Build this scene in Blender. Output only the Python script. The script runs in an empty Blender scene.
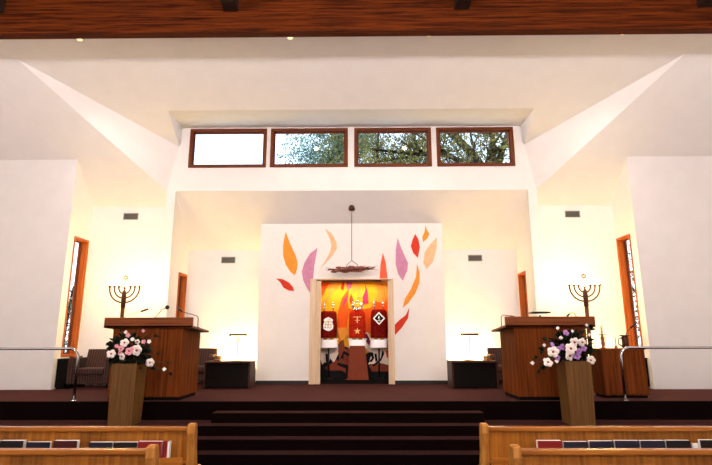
import bpy, bmesh, math, random
from mathutils import Vector, Matrix
R=math.radians; PI=math.pi
random.seed(7)
SC=bpy.context.scene; COL=SC.collection
# ------------------------------------------------------------------ materials
def newmat(name):
    m=bpy.data.materials.new(name); m.use_nodes=True
    return m, m.node_tree.nodes, m.node_tree.links, m.node_tree.nodes['Principled BSDF']
def plain(name,c,rough=.6,metal=0,noise=0,scale=20,spec=.5,emit=None,es=0,bump=0):
    m,n,l,b=newmat(name)
    b.inputs['Base Color'].default_value=(*c,1); b.inputs['Roughness'].default_value=rough
    b.inputs['Metallic'].default_value=metal; b.inputs['Specular IOR Level'].default_value=spec
    if emit: b.inputs['Emission Color'].default_value=(*emit,1); b.inputs['Emission Strength'].default_value=es
    if noise or bump:
        t=n.new('ShaderNodeTexCoord'); z=n.new('ShaderNodeTexNoise'); z.inputs['Scale'].default_value=scale; z.inputs['Detail'].default_value=4
        l.new(t.outputs['Object'],z.inputs['Vector'])
        if noise:
            r=n.new('ShaderNodeValToRGB'); r.color_ramp.elements[0].position=.3; r.color_ramp.elements[1].position=.7
            r.color_ramp.elements[0].color=(*[v*(1-noise) for v in c],1); r.color_ramp.elements[1].color=(*[min(1,v*(1+noise)) for v in c],1)
            l.new(z.outputs['Fac'],r.inputs['Fac']); l.new(r.outputs['Color'],b.inputs['Base Color'])
        if bump:
            k=n.new('ShaderNodeBump'); k.inputs['Strength'].default_value=bump; l.new(z.outputs['Fac'],k.inputs['Height']); l.new(k.outputs['Normal'],b.inputs['Normal'])
    return m
def wood(name,c1,c2,axis='z',rough=.4,sc=1.0,spec=.5,panels=0):
    m,n,l,b=newmat(name)
    t=n.new('ShaderNodeTexCoord'); mp=n.new('ShaderNodeMapping')
    s={'x':(.5,14,14),'y':(14,.5,14),'z':(14,14,.5)}[axis]
    mp.inputs['Scale'].default_value=[v*sc for v in s]
    l.new(t.outputs['Object'],mp.inputs['Vector'])
    z=n.new('ShaderNodeTexNoise'); z.inputs['Scale'].default_value=1.6; z.inputs['Detail'].default_value=7; z.inputs['Roughness'].default_value=.6; z.inputs['Distortion'].default_value=.5
    l.new(mp.outputs['Vector'],z.inputs['Vector'])
    r=n.new('ShaderNodeValToRGB'); r.color_ramp.elements[0].position=.32; r.color_ramp.elements[1].position=.68
    r.color_ramp.elements[0].color=(*c1,1); r.color_ramp.elements[1].color=(*c2,1)
    l.new(z.outputs['Fac'],r.inputs['Fac'])
    out=r.outputs['Color']
    if panels:
        # veneer leaves: a broad tone change every "panels" metres along x
        sp=n.new('ShaderNodeSeparateXYZ'); l.new(t.outputs['Object'],sp.inputs[0])
        q=n.new('ShaderNodeMath'); q.operation='DIVIDE'; q.inputs[1].default_value=panels; l.new(sp.outputs['X'],q.inputs[0])
        f=n.new('ShaderNodeMath'); f.operation='FLOOR'; l.new(q.outputs[0],f.inputs[0])
        w=n.new('ShaderNodeTexWhiteNoise'); w.noise_dimensions='1D'; l.new(f.outputs[0],w.inputs['W'])
        mr=n.new('ShaderNodeMapRange'); mr.inputs['To Min'].default_value=.72; mr.inputs['To Max'].default_value=1.15; l.new(w.outputs['Value'],mr.inputs['Value'])
        mx=n.new('ShaderNodeVectorMath'); mx.operation='SCALE'; l.new(out,mx.inputs[0]); l.new(mr.outputs[0],mx.inputs['Scale']); out=mx.outputs[0]
    l.new(out,b.inputs['Base Color'])
    b.inputs['Roughness'].default_value=rough; b.inputs['Specular IOR Level'].default_value=spec
    return m
M={}
M['wall']=plain('white wall paint',(.81,.775,.76),.75,noise=.02,scale=3,bump=.02)
M['ceil']=plain('white ceiling paint',(.80,.765,.765),.85,noise=.02,scale=3,bump=.02)
M['carpet']=plain('maroon carpet',(.0035,.001,.0009),.95,noise=.35,scale=160,spec=.05,bump=.2)
_b=M['carpet'].node_tree.nodes['Principled BSDF']; _b.inputs['Sheen Weight'].default_value=.5; _b.inputs['Sheen Roughness'].default_value=.25; _b.inputs['Sheen Tint'].default_value=(.50,.17,.15,1)
M['navefloor']=plain('dark maroon nave carpet',(.03,.008,.009),.95,noise=.3,scale=120,spec=.1)
M['beam']=wood('dark stained beam timber',(.015,.0022,.0004),(.16,.029,.003),'x',.7,1.3,spec=.08)
M['rafter']=wood('near black rafter timber',(.012,.004,.002),(.03,.01,.005),'y',.6)
M['navedeck']=wood('timber ceiling boards',(.10,.03,.01),(.22,.08,.03),'y',.6)
M['walnut']=wood('walnut veneer upright grain',(.075,.017,.0035),(.20,.050,.010),'z',.7,1.2,spec=.03)
M['walnut_h']=wood('walnut veneer level grain',(.10,.022,.005),(.24,.062,.012),'x',.45,1.2,spec=.2)
M['oak']=wood('tan oak upright grain',(.09,.037,.008),(.17,.08,.02),'z',.5,2,spec=.25)
M['pew']=wood('honey oak pew veneer',(.20,.062,.006),(.44,.165,.020),'z',.32,1,panels=.28)
M['pew_h']=wood('honey oak pew rail',(.24,.070,.009),(.46,.17,.026),'x',.22,1)
M['pew_end']=wood('honey oak pew end',(.34,.125,.018),(.58,.27,.06),'z',.3,1)
M['frame']=wood('red brown window timber',(.09,.018,.004),(.20,.045,.009),'z',.5,1.2,spec=.15)
M['frame_h']=wood('red brown window timber level',(.09,.018,.004),(.18,.04,.008),'x',.5,1.2,spec=.15)
M['jamb']=wood('orange window jamb timber',(.30,.055,.006),(.60,.15,.018),'z',.5,1.2,spec=.15)
M['arkpost']=wood('pale maple post',(.62,.43,.26),(.78,.60,.42),'z',.4,1.2)
M['chrome']=plain('polished steel',(.62,.62,.64),.18,1)
M['blackmetal']=plain('black metal',(.012,.012,.012),.35,.6)
M['brass']=plain('aged brass',(.24,.11,.025),.4,1)
M['darkbrass']=plain('dark bronze',(.07,.02,.009),.4,.8)
M['silver']=plain('silver',(.80,.78,.74),.25,1)
M['vent']=plain('grey vent metal',(.30,.29,.26),.5,.5)
M['ventdark']=plain('vent dark cavity',(.02,.02,.02),.8)
M['darkwood']=plain('black stained wood',(.004,.0025,.002),.7,noise=.2,scale=8,spec=.1)
M['darkside']=wood('dark walnut side',(.03,.009,.005),(.06,.018,.010),'z',.5,spec=.2)
M['baseb']=plain('black vinyl base',(.010,.006,.006),.5)
M['leaf']=plain('dark green leaf',(.005,.010,.004),.7,noise=.4,scale=30,spec=.1)
M['stem']=plain('brown stem',(.045,.03,.014),.7)
M['wblossom']=plain('ivory petal',(.86,.80,.74),.6)
M['pblossom']=plain('pink petal',(.80,.36,.42),.6)
M['vblossom']=plain('lilac petal',(.42,.20,.55),.6)
M['centre']=plain('dark red flower centre',(.30,.03,.05),.6)
M['page']=plain('white book pages',(.85,.85,.83),.6)
M['navy']=plain('navy book cloth',(.010,.012,.028),.45)
M['black']=plain('black book cloth',(.008,.008,.010),.4)
M['redbook']=plain('red book cloth',(.22,.010,.012),.45)
M['maroonbook']=plain('maroon book cloth',(.05,.006,.008),.45)
M['twig']=plain('brown twisted twig',(.24,.07,.045),.6,noise=.7,scale=30)
M['velvet']=plain('deep red velvet',(.15,.005,.003),.8,noise=.3,scale=15,spec=.05)
M['velvet2']=plain('bright red velvet',(.42,.018,.006),.8,noise=.3,scale=15,spec=.05)
M['gold']=plain('gold thread',(.85,.55,.18),.35,.6)
M['acrylic']=plain('clear acrylic in highlight white',(.82,.80,.84),.25,0)  # white colour stands in for bright highlights on clear acrylic
M['wax']=plain('white wax',(.85,.80,.70),.5)
M['bulb']=plain('glowing candle bulb',(1,.9,.7),.4,emit=(1,.82,.50),es=40)
M['shadeglow']=plain('lamp tube glow',(1,.9,.7),.4,emit=(1,.8,.45),es=12)
M['lens']=plain('warm lamp lens',(1,.8,.5),.4,emit=(1,.55,.25),es=1.6)
M['bounceground']=plain('pale paving',(.45,.45,.44),.9,noise=.2,scale=2)  # unseen outdoor ground, made pale to bounce daylight up into the window recess
M['bronze']=plain('dark gilt bronze',(.10,.042,.010),.45,.8)
M['bark']=plain('dark bark',(.008,.006,.006),.9,noise=.5,scale=8,spec=0)
def leafmat(name,a,b_):
    m,n,l,b=newmat(name)
    t=n.new('ShaderNodeTexCoord'); z=n.new('ShaderNodeTexNoise'); z.inputs['Scale'].default_value=1.5; z.inputs['Detail'].default_value=6
    l.new(t.outputs['Object'],z.inputs['Vector']); r=n.new('ShaderNodeValToRGB'); r.color_ramp.elements[0].position=.35; r.color_ramp.elements[1].position=.65
    r.color_ramp.elements[0].color=(*a,1); r.color_ramp.elements[1].color=(*b_,1)
    l.new(z.outputs['Fac'],r.inputs['Fac']); l.new(r.outputs['Color'],b.inputs['Base Color']); b.inputs['Roughness'].default_value=1; b.inputs['Specular IOR Level'].default_value=0
    return m
M['foliage']=leafmat('olive foliage',(.002,.004,.003),(.15,.15,.04))
M['foliage2']=leafmat('blue green foliage',(.008,.03,.035),(.10,.18,.13))
def stripes():
    m,n,l,b=newmat('brown striped upholstery')
    t=n.new('ShaderNodeTexCoord'); w=n.new('ShaderNodeTexWave'); w.bands_direction='X'; w.inputs['Scale'].default_value=5.5; w.inputs['Distortion'].default_value=.3
    l.new(t.outputs['Object'],w.inputs['Vector']); r=n.new('ShaderNodeValToRGB')
    r.color_ramp.elements[0].color=(.008,.003,.003,1); r.color_ramp.elements[1].color=(.075,.024,.014,1)
    l.new(w.outputs['Fac'],r.inputs['Fac']); l.new(r.outputs['Color'],b.inputs['Base Color']); b.inputs['Roughness'].default_value=.9
    return m
M['stripe']=stripes()
def glassmat():
    m,n,l,b=newmat('window glass'); out=n['Material Output']; n.remove(b)
    tr=n.new('ShaderNodeBsdfTransparent'); tr.inputs[0].default_value=(.93,.96,.97,1); g=n.new('ShaderNodeBsdfGlossy'); g.inputs['Roughness'].default_value=.02
    mx=n.new('ShaderNodeMixShader'); mx.inputs[0].default_value=.05
    l.new(tr.outputs[0],mx.inputs[1]); l.new(g.outputs[0],mx.inputs[2]); l.new(mx.outputs[0],out.inputs[0])
    return m
M['glass']=glassmat()
ART={'orange':(.80,.30,.04),'red':(.62,.045,.02),'purple':(.58,.25,.40),'peach':(.90,.50,.28),'coral':(.85,.13,.06),
 'orangered':(.80,.10,.01),'mauve':(.60,.12,.25),'magenta':(.65,.03,.10),'brightyellow':(.90,.52,.06),'black':(.006,.005,.006),
 'cream':(.75,.62,.52),'brown':(.20,.04,.018),'purple2':(.16,.015,.05),'yellow':(.80,.38,.015)}
for k,c in ART.items(): M['art_'+k]=plain('art '+k,c,.7,noise=.08,scale=6,spec=.12)
# ------------------------------------------------------------------ mesh builders
class MB:
    def __init__(s): s.bm=bmesh.new()
    def _add(s,vs,fs,smooth=False):
        v=[s.bm.verts.new(p) for p in vs]
        for f in fs:
            try: q=s.bm.faces.new([v[i] for i in f]); q.smooth=smooth
            except ValueError: pass
        return v
    def box(s,x0,x1,y0,y1,z0,z1,bev=0,rot=None,at=(0,0,0)):
        b=bmesh.new(); bmesh.ops.create_cube(b,size=1)
        for v in b.verts: v.co=Vector(((x0+x1)/2+v.co.x*(x1-x0),(y0+y1)/2+v.co.y*(y1-y0),(z0+z1)/2+v.co.z*(z1-z0)))
        if bev: bmesh.ops.bevel(b,geom=list(b.edges),offset=bev,segments=2,affect='EDGES',profile=.6)
        s.merge(b,rot,at); return s
    def merge(s,b,rot=None,at=(0,0,0),smooth=None):
        b.verts.index_update(); mp={}
        for v in b.verts:
            c=v.co.copy()
            if rot: c=rot@c
            mp[v.index]=s.bm.verts.new(c+Vector(at))
        for f in b.faces:
            q=s.bm.faces.new([mp[v.index] for v in f.verts]); q.smooth=f.smooth if smooth is None else smooth
        b.free()
    def prism(s,poly,axis,a,b):
        # polygon extruded along an axis; poly given in the two other axes (in xyz order)
        def P(u,v,t): return {'x':(t,u,v),'y':(u,t,v),'z':(u,v,t)}[axis]
        n=len(poly); vs=[P(u,v,a) for u,v in poly]+[P(u,v,b) for u,v in poly]
        s._add(vs,[list(range(n)),list(range(2*n-1,n-1,-1))]+[[i,(i+1)%n,n+(i+1)%n,n+i] for i in range(n)]); return s
    def sheet(s,pts,off):
        n=len(pts); o=Vector(off); vs=[Vector(p) for p in pts]+[Vector(p)+o for p in pts]
        s._add(vs,[list(range(n)),list(range(2*n-1,n-1,-1))]+[[i,(i+1)%n,n+(i+1)%n,n+i] for i in range(n)]); return s
    def tube(s,pts,r,n=8,r2=None,caps=True):
        pts=[Vector(p) for p in pts]; k=len(pts); rs=[r+(r2-r)*i/(k-1) for i in range(k)] if r2 is not None else ([r]*k if not isinstance(r,list) else r)
        rings=[]; up=None
        for i,p in enumerate(pts):
            d=(pts[min(i+1,k-1)]-pts[max(i-1,0)]).normalized()
            if up is None: up=Vector((0,0,1)) if abs(d.z)<.9 else Vector((1,0,0))
            a=d.cross(up).normalized(); b=a.cross(d).normalized(); up=b
            rings.append([s.bm.verts.new(p+(a*math.cos(t)+b*math.sin(t))*rs[i]) for t in [2*PI*j/n for j in range(n)]])
        for i in range(k-1):
            for j in range(n):
                q=s.bm.faces.new([rings[i][j],rings[i][(j+1)%n],rings[i+1][(j+1)%n],rings[i+1][j]]); q.smooth=True
        if caps:
            s.bm.faces.new(rings[0][::-1]); s.bm.faces.new(rings[-1])
        return s
    def lathe(s,prof,at=(0,0,0),n=20,sx=1,sy=1,axis='z'):
        at=Vector(at); rings=[]
        for r,z in prof:
            rings.append([s.bm.verts.new(at+(Vector((r*sx*math.cos(2*PI*j/n),r*sy*math.sin(2*PI*j/n),z)) if axis=='z' else Vector((r*math.cos(2*PI*j/n),z,r*math.sin(2*PI*j/n))))) for j in range(n)])
        for i in range(len(rings)-1):
            for j in range(n):
                q=s.bm.faces.new([rings[i][j],rings[i][(j+1)%n],rings[i+1][(j+1)%n],rings[i+1][j]]); q.smooth=True
        s.bm.faces.new(rings[0][::-1]); s.bm.faces.new(rings[-1]); return s
    def ball(s,c,r,n=8,sc=(1,1,1)):
        b=bmesh.new(); bmesh.ops.create_uvsphere(b,u_segments=n*2,v_segments=n,radius=r)
        for v in b.verts: v.co=Vector((v.co.x*sc[0],v.co.y*sc[1],v.co.z*sc[2]))
        for f in b.faces: f.smooth=True
        s.merge(b,None,c); return s
    def build(s,name,mat,parent=None,loc=None,label=None,fix=True):
        if fix: bmesh.ops.recalc_face_normals(s.bm,faces=list(s.bm.faces))
        me=bpy.data.meshes.new(name); s.bm.to_mesh(me); s.bm.free()
        o=bpy.data.objects.new(name,me); COL.objects.link(o); me.materials.append(M[mat] if isinstance(mat,str) else mat)
        if loc: o.location=loc
        if parent: o.parent=parent
        if label: o['label']=label
        return o
def tag(o,label,cat,group=None,kind=None):
    o['label']=label; o['category']=cat
    if group: o['group']=group
    if kind: o['kind']=kind
    return o
def thing(name,label,cat,loc=(0,0,0),rz=0,group=None):
    o=bpy.data.objects.new(name,None); COL.objects.link(o); o.location=loc; o.rotation_euler=(0,0,rz); o.empty_display_size=.1
    return tag(o,label,cat,group)
def struct(o,label=None,cat=None):
    o['kind']='structure'
    if label: o['label']=label
    if cat: o['category']=cat
    return o
def sempty(name,loc,label,cat):
    o=bpy.data.objects.new(name,None); COL.objects.link(o); o.location=loc; o.empty_display_size=.1
    return struct(o,label,cat)
def dup(root,loc,label,rz=None,group=None):
    r=root.copy(); COL.objects.link(r); r.location=loc
    if rz is not None: r.rotation_euler=(0,0,rz)
    r['label']=label
    if group: r['group']=group
    for ch in list(root.children):
        c=ch.copy(); COL.objects.link(c); c.parent=r
        for g in list(ch.children):
            d=g.copy(); COL.objects.link(d); d.parent=c
    return r
M['twigcopper']=plain('copper brown ceramic',(.35,.10,.04),.4,.4)
# painted shapes, x/z metres on their wall
FLAMES=[
('orange', [(-1.68, 3.75), (-1.64, 3.63), (-1.54, 3.38), (-1.42, 3.14), (-1.36, 2.96), (-1.37, 2.79), (-1.42, 2.63), (-1.54, 2.72), (-1.66, 2.9), (-1.73, 3.12), (-1.74, 3.38), (-1.71, 3.6)]) ,
('red', [(-1.89, 2.55), (-1.72, 2.53), (-1.57, 2.45), (-1.46, 2.33), (-1.43, 2.23), (-1.57, 2.25), (-1.7, 2.32), (-1.79, 2.46)]) ,
('purple', [(-0.86, 3.33), (-1.05, 3.18), (-1.19, 2.94), (-1.25, 2.72), (-1.21, 2.5), (-1.12, 2.31), (-1.03, 2.18), (-1.03, 2.52), (-0.96, 2.54), (-0.94, 2.85), (-0.9, 3.09)]) ,
('peach', [(-0.68, 3.83), (-0.5, 3.69), (-0.38, 3.46), (-0.37, 3.31), (-0.48, 3.13), (-0.65, 2.94), (-0.81, 2.77), (-0.67, 2.98), (-0.55, 3.2), (-0.51, 3.38), (-0.56, 3.58)]) ,
('coral', [(0.79, 3.2), (0.86, 2.94), (0.9, 2.54), (0.7, 2.54), (0.73, 2.9)]) ,
('purple', [(1.17, 3.58), (1.24, 3.36), (1.32, 3.16), (1.42, 2.93), (1.4, 2.74), (1.28, 2.48), (1.17, 2.64), (1.11, 2.9), (1.12, 3.27)]) ,
('red', [(1.62, 3.68), (1.7, 3.53), (1.73, 3.33), (1.67, 3.06), (1.56, 3.18), (1.5, 3.36), (1.55, 3.53)]) ,
('orange', [(1.89, 3.9), (1.92, 3.78), (1.98, 3.68), (1.93, 3.56), (1.81, 3.46), (1.8, 3.6), (1.86, 3.73)]) ,
('peach', [(2.17, 3.59), (2.15, 3.29), (2.05, 2.96), (1.88, 2.77), (1.81, 2.93), (1.85, 3.2), (1.98, 3.39)]) ,
('orange', [(1.65, 2.91), (1.71, 2.67), (1.69, 2.41), (1.58, 2.16), (1.41, 1.93), (1.26, 1.81), (1.32, 2.03), (1.48, 2.28), (1.61, 2.57)]) ,
('red', [(1.43, 1.82), (1.39, 1.56), (1.24, 1.34), (1.06, 1.15), (1.06, 1.4), (1.18, 1.52), (1.33, 1.63)]) ,
]
ARKART=[
('orangered', [(-0.78, 2.56), (-0.86, 2.25), (-0.83, 1.99), (-0.73, 2.19), (-0.63, 2.39), (-0.53, 2.56)]) ,
('orange', [(-0.6, 2.45), (-0.49, 2.5), (-0.46, 2.3), (-0.57, 2.07), (-0.77, 1.79), (-0.81, 1.9), (-0.63, 2.13)]) ,
('orange', [(-0.52, 2.56), (-0.28, 2.56), (-0.38, 2.3), (-0.48, 2.24)]) ,
('red', [(-0.25, 2.53), (-0.19, 2.52), (-0.22, 2.27), (-0.29, 2.33)]) ,
('mauve', [(-0.14, 2.56), (0.02, 2.56), (-0.02, 2.36), (-0.11, 2.27), (-0.14, 2.42)]) ,
('orangered', [(-0.08, 2.3), (-0.11, 2.04), (-0.08, 1.82), (-0.14, 1.31), (-0.39, 1.31), (-0.35, 1.76), (-0.25, 2.1), (-0.17, 2.22)]) ,
('magenta', [(-0.08, 2.21), (-0.14, 1.99), (-0.25, 1.84), (-0.21, 2.04)]) ,
('orange', [(0.06, 2.5), (0.17, 2.56), (0.21, 2.33), (0.28, 2.1), (0.12, 2.07), (0.15, 2.27), (0.02, 2.19), (0.01, 2.33)]) ,
('magenta', [(0.34, 2.47), (0.41, 2.24), (0.42, 1.96), (0.28, 1.93), (0.28, 2.13), (0.35, 2.3)]) ,
('red', [(-0.02, 2.21), (0.05, 2.01), (0.01, 1.9), (-0.07, 2.04)]) ,
('orange', [(0.59, 2.56), (0.67, 2.24), (0.61, 2.07), (0.44, 1.81), (0.46, 1.31), (0.94, 1.31), (0.96, 2.56)]) ,
('orangered', [(0.61, 2.01), (0.49, 1.84), (0.29, 1.81), (-0.08, 1.82), (-0.08, 1.2), (1.05, 1.2), (1.06, 1.73), (0.9, 2.15), (0.84, 1.93)]) ,
('brightyellow', [(0.67, 2.56), (0.89, 2.56), (0.89, 1.93), (0.86, 2.33), (0.79, 2.5)]) ,
('black', [(-0.93, 0.91), (-0.91, -0.15), (1.06, -0.15), (1.08, 0.9), (0.35, 0.7), (-0.33, 0.93)]) ,
('orange', [(-0.38, 1.34), (-0.06, 1.34), (-0.06, 1.17), (-0.26, 1.02), (-0.36, 1.17)]) ,
('cream', [(-0.81, 1.01), (-0.35, 0.99), (-0.34, 0.7), (-0.45, 0.47), (-0.54, 0.59), (-0.59, 0.44), (-0.68, 0.5), (-0.74, 0.44), (-0.83, 0.7)]) ,
('brown', [(-0.68, 0.36), (-0.36, 0.56), (-0.28, 0.3), (-0.59, 0.29)]) ,
('brown', [(-0.32, 0.99), (-0.21, 1.05), (-0.18, 0.82), (0.32, 0.82), (0.35, 0.27), (0.14, 0.24), (-0.12, 0.22), (-0.33, 0.33), (-0.39, 0.42), (-0.31, 0.56), (-0.35, 0.76)]) ,
('black', [(-0.36, 0.49), (-0.09, 0.42), (-0.06, 0.2), (-0.15, 0.24), (-0.15, 0.34), (-0.36, 0.42)]) ,
('black', [(-0.21, 0.77), (0.02, 0.67), (0.02, 0.49), (-0.05, 0.49), (-0.06, 0.63), (-0.2, 0.69), (-0.21, 0.57), (-0.29, 0.59), (-0.24, 0.7)]) ,
('cream', [(0.32, 1.22), (0.41, 1.22), (0.5, 0.99), (0.95, 0.99), (0.97, 0.41), (0.73, 0.47), (0.41, 0.44), (0.5, 0.7), (0.38, 0.79), (0.29, 1.02)]) ,
('purple2', [(0.23, 1.19), (0.38, 1.19), (0.47, 1.02), (0.44, 0.87), (0.35, 1.02)]) ,
('brown', [(0.42, 0.41), (0.7, 0.47), (0.97, 0.4), (0.96, 0.27), (0.5, 0.27)]) ,
('black', [(0.42, 0.5), (0.5, 0.59), (0.44, 0.74), (0.53, 0.73), (0.56, 0.59), (0.5, 0.5)]) ,
('black', [(0.5, 0.41), (0.72, 0.59), (0.77, 0.8), (0.81, 0.7), (0.73, 0.53), (0.55, 0.39)]) ,
('black', [(0.56, 0.7), (0.62, 0.7), (0.64, 0.53), (0.59, 0.5)]) ,
('black', [(-0.73, 0.82), (-0.7, 0.92), (-0.58, 0.96), (-0.57, 0.92), (-0.66, 0.85)]) ,
('black', [(-0.51, 0.93), (-0.42, 0.95), (-0.43, 0.83), (-0.48, 0.85)]) ,
('black', [(-0.66, 0.7), (-0.61, 0.7), (-0.59, 0.44), (-0.64, 0.44)]) ,
('red', [(0.85, 0.76), (0.91, 0.79), (0.91, 0.61), (0.87, 0.6)]) ,
]
BL= [(-0.01, 0.34, 0.058, 'w'), (0.07, 0.2, 0.058, 'p'), (0.24, 0.22, 0.074, 'w'), (-0.03, 0.12, 0.05, 'w'), (-0.21, 0.16, 0.058, 'w'), (-0.08, 0.17, 0.035, 'p'), (-0.04, 0.25, 0.039, 'p'), (0.14, 0.26, 0.031, 'p'), (-0.13, 0.29, 0.029, 'p'), (0.19, 0.36, 0.035, 'w'), (0.3, 0.36, 0.029, 'p'), (0.41, 0.36, 0.027, 'w'), (0.03, 0.47, 0.031, 'p'), (-0.01, 0.52, 0.023, 'w'), (0.29, 0.54, 0.023, 'p'), (0.47, 0.02, 0.058, 'w'), (0.4, 0.01, 0.035, 'v'), (0.7, -0.09, 0.025, 'w'), (0.13, 0.4, 0.027, 'w'), (0.22, 0.17, 0.031, 'p')]
LL= [(-0.14, 0.52), (0.46, 0.43), (0.54, 0.15), (0.71, 0.01), (0.75, -0.16), (-0.02, 0.01), (0.21, -0.05), (0.13, -0.03), (0.35, 0.31), (-0.15, 0.1), (0.44, -0.06), (-0.22, 0.05), (0.05, 0.05), (0.27, 0.1), (0.1, 0.33), (0.08, 0.1), (0.2, 0.07), (0.34, 0.42), (-0.17, 0.33), (0.3, 0.03)]
BR= [(0.0, 0.31, 0.062, 'w'), (0.13, 0.31, 0.057, 'w'), (-0.37, 0.15, 0.075, 'w'), (-0.08, 0.2, 0.075, 'w'), (-0.11, 0.09, 0.066, 'w'), (-0.48, -0.02, 0.062, 'w'), (0.24, 0.02, 0.057, 'w'), (-0.32, 0.0, 0.026, 'w'), (-0.71, -0.03, 0.026, 'w'), (-0.24, 0.54, 0.022, 'w'), (0.23, 0.59, 0.02, 'w'), (-0.5, 0.26, 0.022, 'w'), (-0.22, 0.38, 0.026, 'w'), (0.25, 0.43, 0.022, 'w'), (-0.02, 0.49, 0.022, 'w'), (-0.11, 0.46, 0.04, 'v'), (-0.38, 0.27, 0.031, 'v'), (-0.2, 0.23, 0.044, 'v'), (-0.26, 0.2, 0.035, 'v'), (-0.3, 0.06, 0.044, 'v'), (0.03, 0.08, 0.048, 'v'), (0.06, 0.16, 0.04, 'v'), (0.16, 0.21, 0.044, 'v'), (-0.52, 0.02, 0.026, 'v')]
LR= [(-0.44, 0.32), (-0.62, 0.04), (-0.56, -0.17), (0.33, 0.5), (-0.19, 0.31), (-0.25, 0.09), (0.1, 0.11), (0.19, 0.12), (0.01, 0.22), (-0.48, -0.1), (-0.51, 0.16), (0.16, 0.44), (-0.15, 0.33), (-0.41, 0.02), (-0.06, 0.02), (-0.13, 0.27), (-0.28, 0.29), (0.24, 0.14), (0.1, 0.4), (-0.04, 0.12)]
SKY=15; SUN=7; NAVE=380; NT=.6; STAGE=150; SY=11.2; SPA=120; STEP=620; MEN=20; UP=110; UPZ=.5; TL=7; ARK=10; EXPO=.48
# ------------------------------------------------------------------ dimensions (metres, z=0 is the stage floor)
NZ=-.774                      # nave floor
YF=11.86; YP=11.26; YA=12.175; YN=13.10; YK=12.52
XP=6.503; XI=4.335; XO=4.543; XW=9.5; AY,AZ=9.63,6.927
roof=lambda y:16.804-1.0257*y
# ------------------------------------------------------------------ shell
struct(MB().box(-XW-.2,XW+.2,-6.2,9.2,NZ-.2,NZ).build('floor','navefloor'),'dark maroon carpeted floor under the pews','floor')
st=struct(MB().box(-XW,XW,9.2,13.8,NZ,0,.012).build('floor','carpet'),'maroon carpeted stage platform below the flame wall','floor')
MB().box(-2.3,2.3,8.9,9.2,NZ,-.155,.012).build('step','carpet',st)
MB().box(-XW,XW,8.6,8.9,NZ,-.311,.012).box(-XW,-2.3,8.9,9.2,NZ,-.31).box(2.3,XW,8.9,9.2,NZ,-.31).build('step','carpet',st)
MB().box(-3.4,3.4,8.3,8.6,NZ,-.464,.012).build('step','carpet',st)
MB().box(-3.4,3.4,8.0,8.3,NZ,-.619,.012).build('step','carpet',st)
# nave walls, deck and beam
struct(MB().box(-XW-.2,-XW,-6,11.75,NZ,8).build('wall_left','wall'),'plain white side wall of the nave at left','wall')
struct(MB().box(XW,XW+.2,-6,11.75,NZ,8).build('wall_right','wall'),'plain white side wall of the nave at right','wall')
struct(MB().box(-XW-.2,XW+.2,-6.2,-6,NZ,8).build('wall_back','wall'),'plain white rear wall behind the pews','wall')
struct(MB().box(-XW-.2,XW+.2,-6.2,8.8,7.8,8).build('ceiling','navedeck'),'timber boarded ceiling over the pews','ceiling')
tag(MB().box(-XW,XW,8.6,8.8,6.84,7.8,.015).build('ceiling_beam','beam'),'wide dark red-brown timber beam across the top of the hall','beam')
RX=((-6.82,'leftmost rafter end at the top left corner'),(-2.25,'second rafter end from the left on the big beam'),(2.2,'third rafter end from the left on the big beam'),(6.85,'rightmost rafter end at the top right corner'))
for i,(x,lb) in enumerate(RX):
    tag(MB().box(x-.14,x+.14,1.0,8.59,7.27,7.79,.01).build('rafter','rafter'),'near-black timber rafter, '+lb,'rafter','rafters meeting the big beam')
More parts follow.
